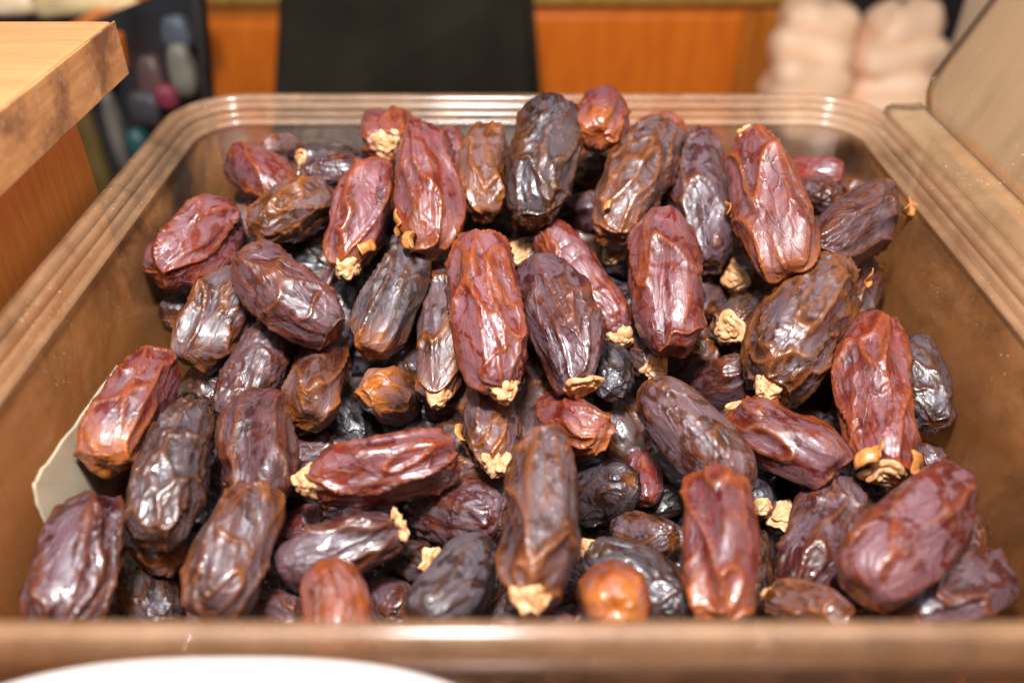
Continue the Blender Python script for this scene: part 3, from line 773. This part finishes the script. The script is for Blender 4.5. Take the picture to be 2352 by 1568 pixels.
# the lid, folded open to the right
LID = empty('bin_lid', (1.2 * h, 1.65 * h, 0), label='clear plastic lid folded open, leaning upright along the right rim', cat='lid')
def lid_skin(name, prof, y0, y1, r, material):
    """prof: list of (x, z); strip extruded in Y"""
    V, Fc = [], []
    ys = [y0 + (y1 - y0) * k / 24 for k in range(25)]
    for (x, z) in prof:
        for y in ys: V.append((x * h - LID.location.x, y * h - LID.location.y, z * h))
    n = len(ys)
    for i in range(len(prof) - 1):
        for j in range(n - 1): Fc.append((i * n + j, i * n + j + 1, (i + 1) * n + j + 1, (i + 1) * n + j))
    o = link_mesh(name, mesh_from(V, Fc), material, LID)
    s = o.modifiers.new('thickness', 'SOLIDIFY'); s.thickness = 0.0012
    return o
def lid_panel():
    # steep panel with a rounded far lower corner, tapering edge
    V, Fc = [], []
    x0, z0, x1, z1 = 1.272, 0.012, 1.66, 0.95
    n, m = 26, 30
    for i in range(n):
        t = i / (n - 1)
        back = 2.60 - 0.10 * max(0, 1 - t / 0.10) ** 2
        for j in range(m):
            s = j / (m - 1)
            y = 0.72 + (back - 0.72) * s
            bulge = 0.02 * math.sin(math.pi * t)
            V.append(((x0 + (x1 - x0) * t + bulge) * h - LID.location.x, y * h - LID.location.y, (z0 + (z1 - z0) * t) * h))
    for i in range(n - 1):
        for j in range(m - 1): Fc.append((i * m + j, i * m + j + 1, (i + 1) * m + j + 1, (i + 1) * m + j))
    o = link_mesh('lid_panel', mesh_from(V, Fc), LIDP, LID)
    s = o.modifiers.new('thickness', 'SOLIDIFY'); s.thickness = 0.0014
    # the rear edge bead
    V, Fc = [], []
    for i in range(n):
        t = i / (n - 1); back = 2.60 - 0.10 * max(0, 1 - t / 0.10) ** 2
        for k in range(8):
            a = k * math.pi / 4
            V.append(((x0 + (x1 - x0) * t + 0.02 * math.sin(math.pi * t) + 0.012 * math.cos(a)) * h - LID.location.x, (back + 0.012 * math.sin(a)) * h - LID.location.y, (z0 + (z1 - z0) * t) * h))
    for i in range(n - 1):
        for k in range(8): Fc.append((i * 8 + k, i * 8 + (k + 1) % 8, (i + 1) * 8 + (k + 1) % 8, (i + 1) * 8 + k))
    link_mesh('lid_edge', mesh_from(V, Fc), RIMP, LID)
lid_panel()
lid_skin('lid_flange', [(1.168, -0.02), (1.172, 0.000), (1.182, 0.006), (1.225, 0.006), (1.262, 0.008), (1.272, 0.012)], 0.72, 2.56, 0, LIDP)

# ------------------------------------------------------------------ wooden board and panel at the left
bt = empty('wooden_stand', (-1.7 * h, 1.2 * h, 0.23 * h), label='wooden stand at the upper left, pale top board, smudged edge and orange side', cat='stand')
box('top_board', -3.2 * h, -1.006 * h, -0.5 * h, 2.196 * h, 0.24 * h, 0.372 * h, BOARD_TOP, bt, 0.0018)
box('edge_band', -1.006 * h + 0.0001, -1.0 * h, -0.5 * h, 2.198 * h, 0.235 * h, 0.370 * h, BOARD_EDGE, bt, 0.0003)
box('side_panel', -1.30 * h, -1.115 * h, -0.5 * h, 2.08 * h, -1.1 * h, 0.24 * h, PANEL, bt, 0.001)

# ------------------------------------------------------------------ counter, paper, neighbours
cn = box('counter', -3.5 * h, 3.2 * h, -0.6 * h, 3.0 * h, -1.25 * h, -1.04 * h, COUNTER, None, 0.002); tag(cn, kind='structure')
PAPER = plain('cream_paper', (0.52, 0.42, 0.28), 0.8, 0.25, 35.0)
# cream sheet lying against the inner face of the left wall
prs = np.random.RandomState(4)
def wall_pt(x, y, lift):
    X = XL
    for _ in range(6):
        p_ = at_X(x, y, X); X = XL + TAPER * max(0.0, -p_[2]) + lift
    return p_
poly = [(268, 838), (200, 935), (140, 1015), (95, 1078), (76, 1112), (84, 1160), (104, 1205), (128, 1245), (190, 1330), (330, 1330), (430, 1200), (430, 1000), (350, 880)]
ring = []
for k in range(len(poly)):
    (xa, ya), (xb, yb_) = poly[k], poly[(k + 1) % len(poly)]
    for t in (0, .25, .5, .75): ring.append((xa + (xb - xa) * t + prs.uniform(-1, 1), ya + (yb_ - ya) * t + prs.uniform(-3, 3)))
cx_, cy_ = 290, 1100
V, Fc = [], []
for m_ in (1.0, 0.96, 0.7, 0.35):
    for (x, y) in ring:
        xx, yy = cx_ + (x - cx_) * m_, cy_ + (y - cy_) * m_
        V.append(tuple(wall_pt(xx, yy, 0.0003 + 0.0003 * (1 if m_ == 1.0 else 0.3) * (0.6 + 0.4 * math.sin(x * 0.02 + y * 0.013)))))
nR = len(ring)
for i in range(3):
    for j in range(nR): Fc.append((i * nR + j, i * nR + (j + 1) % nR, (i + 1) * nR + (j + 1) % nR, (i + 1) * nR + j))
V.append(tuple(wall_pt(cx_, cy_, 0.001)))
for j in range(nR): Fc.append((3 * nR + j, 3 * nR + (j + 1) % nR, 4 * nR))
po = link_mesh('paper_sheet', mesh_from(V, Fc), PAPER, None, True)
s_ = po.modifiers.new('thickness', 'SOLIDIFY'); s_.thickness = 0.00015
tag(po, 'piece of cream paper against the left inner wall of the bin, half under the dates', 'paper')

# wooden side board at the right of the bin, under the lid
sb = box('side_board', 1.30 * h, 1.42 * h, -0.4 * h, 2.5 * h, -1.04 * h, -0.06 * h, COUNTER, None, 0.001)
tag(sb, 'brown wooden board standing outside the right wall of the bin', 'board')
fb = box('front_board', -1.1 * h, 1.28 * h, 0.50 * h, 0.58 * h, -1.04 * h, -0.12 * h, COUNTER, None, 0.001)
tag(fb, 'brown wooden board in front of the bin, close to the viewer', 'board')

tb_ = box('lid_backdrop', 2.25 * h, 2.4 * h, -0.5 * h, 4.4 * h, -1.2 * h, 2.6 * h, plain('tan_backdrop', (0.62, 0.42, 0.27), 0.7, 0.38, 9.0), None, 0.002)  # sheet added so the see-through lid looks lighter and warmer
tag(tb_, 'tan cardboard sheet added behind the open lid to brighten it', 'backdrop')
# white dish in the very foreground
def dish(name, cx, cy, z, a, b, material):
    V, Fc = [], []; n = 64
    prof = [(0.0, -0.05), (0.80, -0.05), (0.90, -0.03), (0.975, 0.0), (1.0, 0.0), (1.0, -0.012), (0.92, -0.045), (0.82, -0.065), (0.0, -0.065)]
    for (r_, zz) in prof:
        for k in range(n):
            t = 2 * math.pi * k / n; ct, st_ = math.cos(t), math.sin(t)
            V.append((a * r_ * math.copysign(abs(ct) ** .8, ct), b * r_ * math.copysign(abs(st_) ** .8, st_), zz * h))
    for i in range(len(prof) - 1):
        for k in range(n): Fc.append((i * n + k, i * n + (k + 1) % n, (i + 1) * n + (k + 1) % n, (i + 1) * n + k))
    o = link_mesh(name, mesh_from(V, Fc), material); o.location = (cx, cy, z); return o
WHITE = plain('white_plastic', (0.85, 0.74, 0.68), 0.35, 0.03)
o = dish('white_dish', -0.325 * h, 0.422 * h, 0.10 * h, 0.345 * h, 0.155 * h, WHITE)
tag(o, 'out of focus white dish at the bottom left edge, nearest to the viewer', 'dish')

# ------------------------------------------------------------------ background
BLACK = plain('black_fabric', (0.018, 0.014, 0.009), 1.0, 0.3)
BLACK.node_tree.nodes['Principled BSDF'].inputs['Specular IOR Level'].default_value = 0.1
cab = empty('cabinet', (0, 6 * h, -3.3 * h), label='orange wooden cabinet with panelled doors standing behind the bin', cat='cabinet')
Yc = 6.0 * h
def cbox(name, x0, x1, z0, z1, dy, m_): return box(name, x0 * h, x1 * h, Yc - dy * h, Yc + 0.5 * h, z0 * h, z1 * h, m_, cab, 0.004)
cbox('carcass', -2.36, 1.96, -3.3, -0.3, 0.0, CABINET_DARK)
cbox('door', -2.22, -0.70, -3.2, -0.72, 0.05, CABINET)
cbox('door', -0.64, 1.58, -3.2, -0.66, 0.05, CABINET)
cbox('top_rail', -2.34, 1.94, -0.60, -0.32, 0.07, RAILW)
cbox('corner_post', 1.70, 1.93, -3.25, -0.63, 0.06, CABINET_DARK)
# black chair back
Yk = 5.0 * h
p = [at_Y(641, -60, Yk), at_Y(1222, -60, Yk), at_Y(1252, 330, Yk - 0.3 * h), at_Y(1252, 900, Yk - .4 * h), at_Y(624, 900, Yk - .4 * h), at_Y(624, 330, Yk - 0.3 * h)]
def prism(name, pts, thick, material, parent=None, bev=0.002):
    import bmesh
    c = sum((Vector(q) for q in pts), Vector()) / len(pts)
    bm = bmesh.new(); vs = [bm.verts.new(Vector(q) - c) for q in pts]; fc = bm.faces.new(vs)
    ex = bmesh.ops.extrude_face_region(bm, geom=[fc]); bmesh.ops.translate(bm, vec=thick, verts=[g for g in ex['geom'] if isinstance(g, bmesh.types.BMVert)])
    bmesh.ops.recalc_face_normals(bm, faces=bm.faces)
    if bev: bmesh.ops.bevel(bm, geom=bm.edges[:], offset=bev, segments=3, profile=0.6, affect='EDGES')
    me = bpy.data.meshes.new('mesh'); bm.to_mesh(me); bm.free()
    o = link_mesh(name, me, material, parent, False); o.location = c; return o
o = prism('chair_back', p, (0, 0.22 * h, 0), BLACK, None, 0.006)
tag(o, 'plain black chair back standing in front of the orange cabinet', 'chair back')

fl = box('floor', -12 * h, 12 * h, 3.2 * h, 14 * h, -3.6 * h, -3.3 * h, plain('dark_floor', (0.06, 0.035, 0.02), 0.6, 0.3, 5.0), None, 0); tag(fl, kind='structure')
bw = box('back_wall', -12 * h, 12 * h, 11 * h, 11.4 * h, -3.3 * h, 6 * h, plain('dim_wall', (0.05, 0.032, 0.035), 0.8, 0.3, 3.0), None, 0); tag(bw, kind='structure')

# pale packets stacked at the right
def pillow(name, loc, sx, sy, sz, seed, material, rz=0.0):
    rs = np.random.RandomState(seed); nu, nv = 40, 24
    th = np.linspace(0.02, math.pi - 0.02, nv); ph = np.linspace(0, 2 * math.pi, nu, endpoint=False)
    T, P = np.meshgrid(th, ph, indexing='ij')
    sg = lambda v, e: np.sign(v) * np.abs(v) ** e
    x = sx * sg(np.sin(T), .7) * sg(np.cos(P), .6); y = sy * sg(np.sin(T), .7) * sg(np.sin(P), .6); z = sz * sg(np.cos(T), .8)
    pts = np.stack([x.ravel(), y.ravel(), z.ravel()], 1)
    q = pts / sz * 0.5 + rs.uniform(0, 50, 3)
    n = perlin(q) * 0.22 - 0.07 * np.exp(-(np.abs(perlin(q * 1.7 + 4)) / .15) ** 2)
    pts = pts * (1 + n)[:, None]
    fa = [(i * nu + j, i * nu + (j + 1) % nu, (i + 1) * nu + (j + 1) % nu, (i + 1) * nu + j) for i in range(nv - 1) for j in range(nu)]
    fa.append(tuple(range(nu))); fa.append(tuple(reversed(range((nv - 1) * nu, nv * nu))))
    o = link_mesh(name, mesh_from(pts, fa), material); o.location = loc; o.rotation_euler = (0, 0, rz); return o
PEACH = plain('pale_peach_wrap', (0.90, 0.54, 0.33), 0.5, 0.18, 14.0)
pk = [(1880, 60, 95, 'upper left packet of the pale peach stack beside the cabinet'), (2062, 84, 100, 'upper right packet of the pale peach stack, widest one'),
      (1868, 122, 92, 'second row left packet of the pale peach stack'), (2048, 146, 108, 'second row right packet of the pale peach stack'),
      (1850, 194, 100, 'third row left packet of the pale peach stack just above the bin rim'), (2040, 214, 96, 'third row right packet of the pale peach stack near the lid corner'),
      (1865, 262, 105, 'lowest left packet of the pale peach stack behind the back rim'), (2050, 268, 105, 'lowest right packet of the pale peach stack behind the lid corner')]
for k, (x, y, wpx, lab) in enumerate(pk):
    Yp = (5.6 - 0.10 * (k // 2)) * h
    c = at_Y(x, y, Yp); dep = Yp * CP + (h - c[2]) * SP
    sx = wpx * dep / F
    o = pillow('packet', tuple(c), sx, sx * 0.75, (0.19 + 0.03 * math.sin(k * 1.9)) * h, 60 + k, PEACH, 0.35 * math.sin(k * 2.3)); o.rotation_euler[1] = 0.16 * math.sin(k * 3.1 + 1)
    tag(o, lab, 'packet', 'pale peach packets stacked at the back right')
o = box('crate', 1.98 * h, 3.3 * h, 4.9 * h, 6.6 * h, -3.3 * h, -1.72 * h, COUNTER, None, 0.003)
tag(o, 'brown crate carrying the stack of pale peach packets', 'crate')

# left background: wooden rail, dark goods
rp = [at_Z(205, 125, -0.25 * h), at_Z(470, -50, -0.25 * h), at_Z(380, -75, -0.25 * h), at_Z(150, 60, -0.25 * h)]
o = prism('wooden_rail', rp, (0, 0, -0.16 * h), CABINET, None, 0.002); tag(o, 'orange wooden shelf rail running diagonally behind the board at the upper left', 'rail')
o = prism('dark_bag', [at_Y(190, 60, 4.2 * h), at_Y(455, -40, 4.2 * h), at_Y(500, 500, 3.9 * h), at_Y(190, 600, 3.9 * h)], (0, .15 * h, 0), plain('dark_bag_film', (0.015, 0.014, 0.015), 0.35, 0.6, 30.0), None, 0.006)
tag(o, 'dark printed bag hanging in shadow left of the cabinet', 'bag')
def blob(x, y, wx, wy, Y, c, lab, seed, name='packet', cat='packet'):
    ctr = at_Y(x, y, Y * h); dep = Y * h * CP + (h - ctr[2]) * SP
    o = pillow(name, tuple(ctr), wx * dep / F, 0.05 * h, wy * dep / F, seed, plain('goods_%d' % seed, c, 0.5, 0.3, 40.0)); return tag(o, lab, cat)
blob(418, 160, 27, 60, 3.8, (0.12, 0.105, 0.078), 'small greyish cream packet against the dark bag', 81)
blob(384, 222, 24, 30, 3.75, (0.15, 0.02, 0.033), 'small crimson packet against the dark bag', 82)
blob(318, 335, 24, 42, 3.7, (0.01, 0.045, 0.045), 'small dark teal packet low against the dark bag', 83)
blob(268, 300, 16, 110, 3.7, (0.10, 0.09, 0.07), 'tall narrow grey packet beside the wooden side panel', 84)
blob(218, 360, 24, 150, 3.65, (0.09, 0.055, 0.015), 'tall olive brown packet next to the wooden side panel', 85)
blob(350, 185, 30, 60, 3.9, (0.07, 0.035, 0.03), 'dim maroon packet between the crimson and dark parts of the bag', 86)
blob(405, 75, 34, 40, 4.0, (0.055, 0.06, 0.075), 'dim slate blue packet high against the dark bag', 89)
blob(335, 250, 40, 46, 3.85, (0.035, 0.028, 0.03), 'dim plum grey packet left of the crimson packet', 90)
blob(190, 12, 140, 26, 4.6, (0.62, 0.45, 0.22), 'yellowish cream bundle lying behind the board, top left', 87, 'bundle', 'bundle')
blob(20, 8, 60, 30, 4.4, (0.75, 0.55, 0.34), 'pale tan bundle in the top left corner', 88, 'bundle', 'bundle')
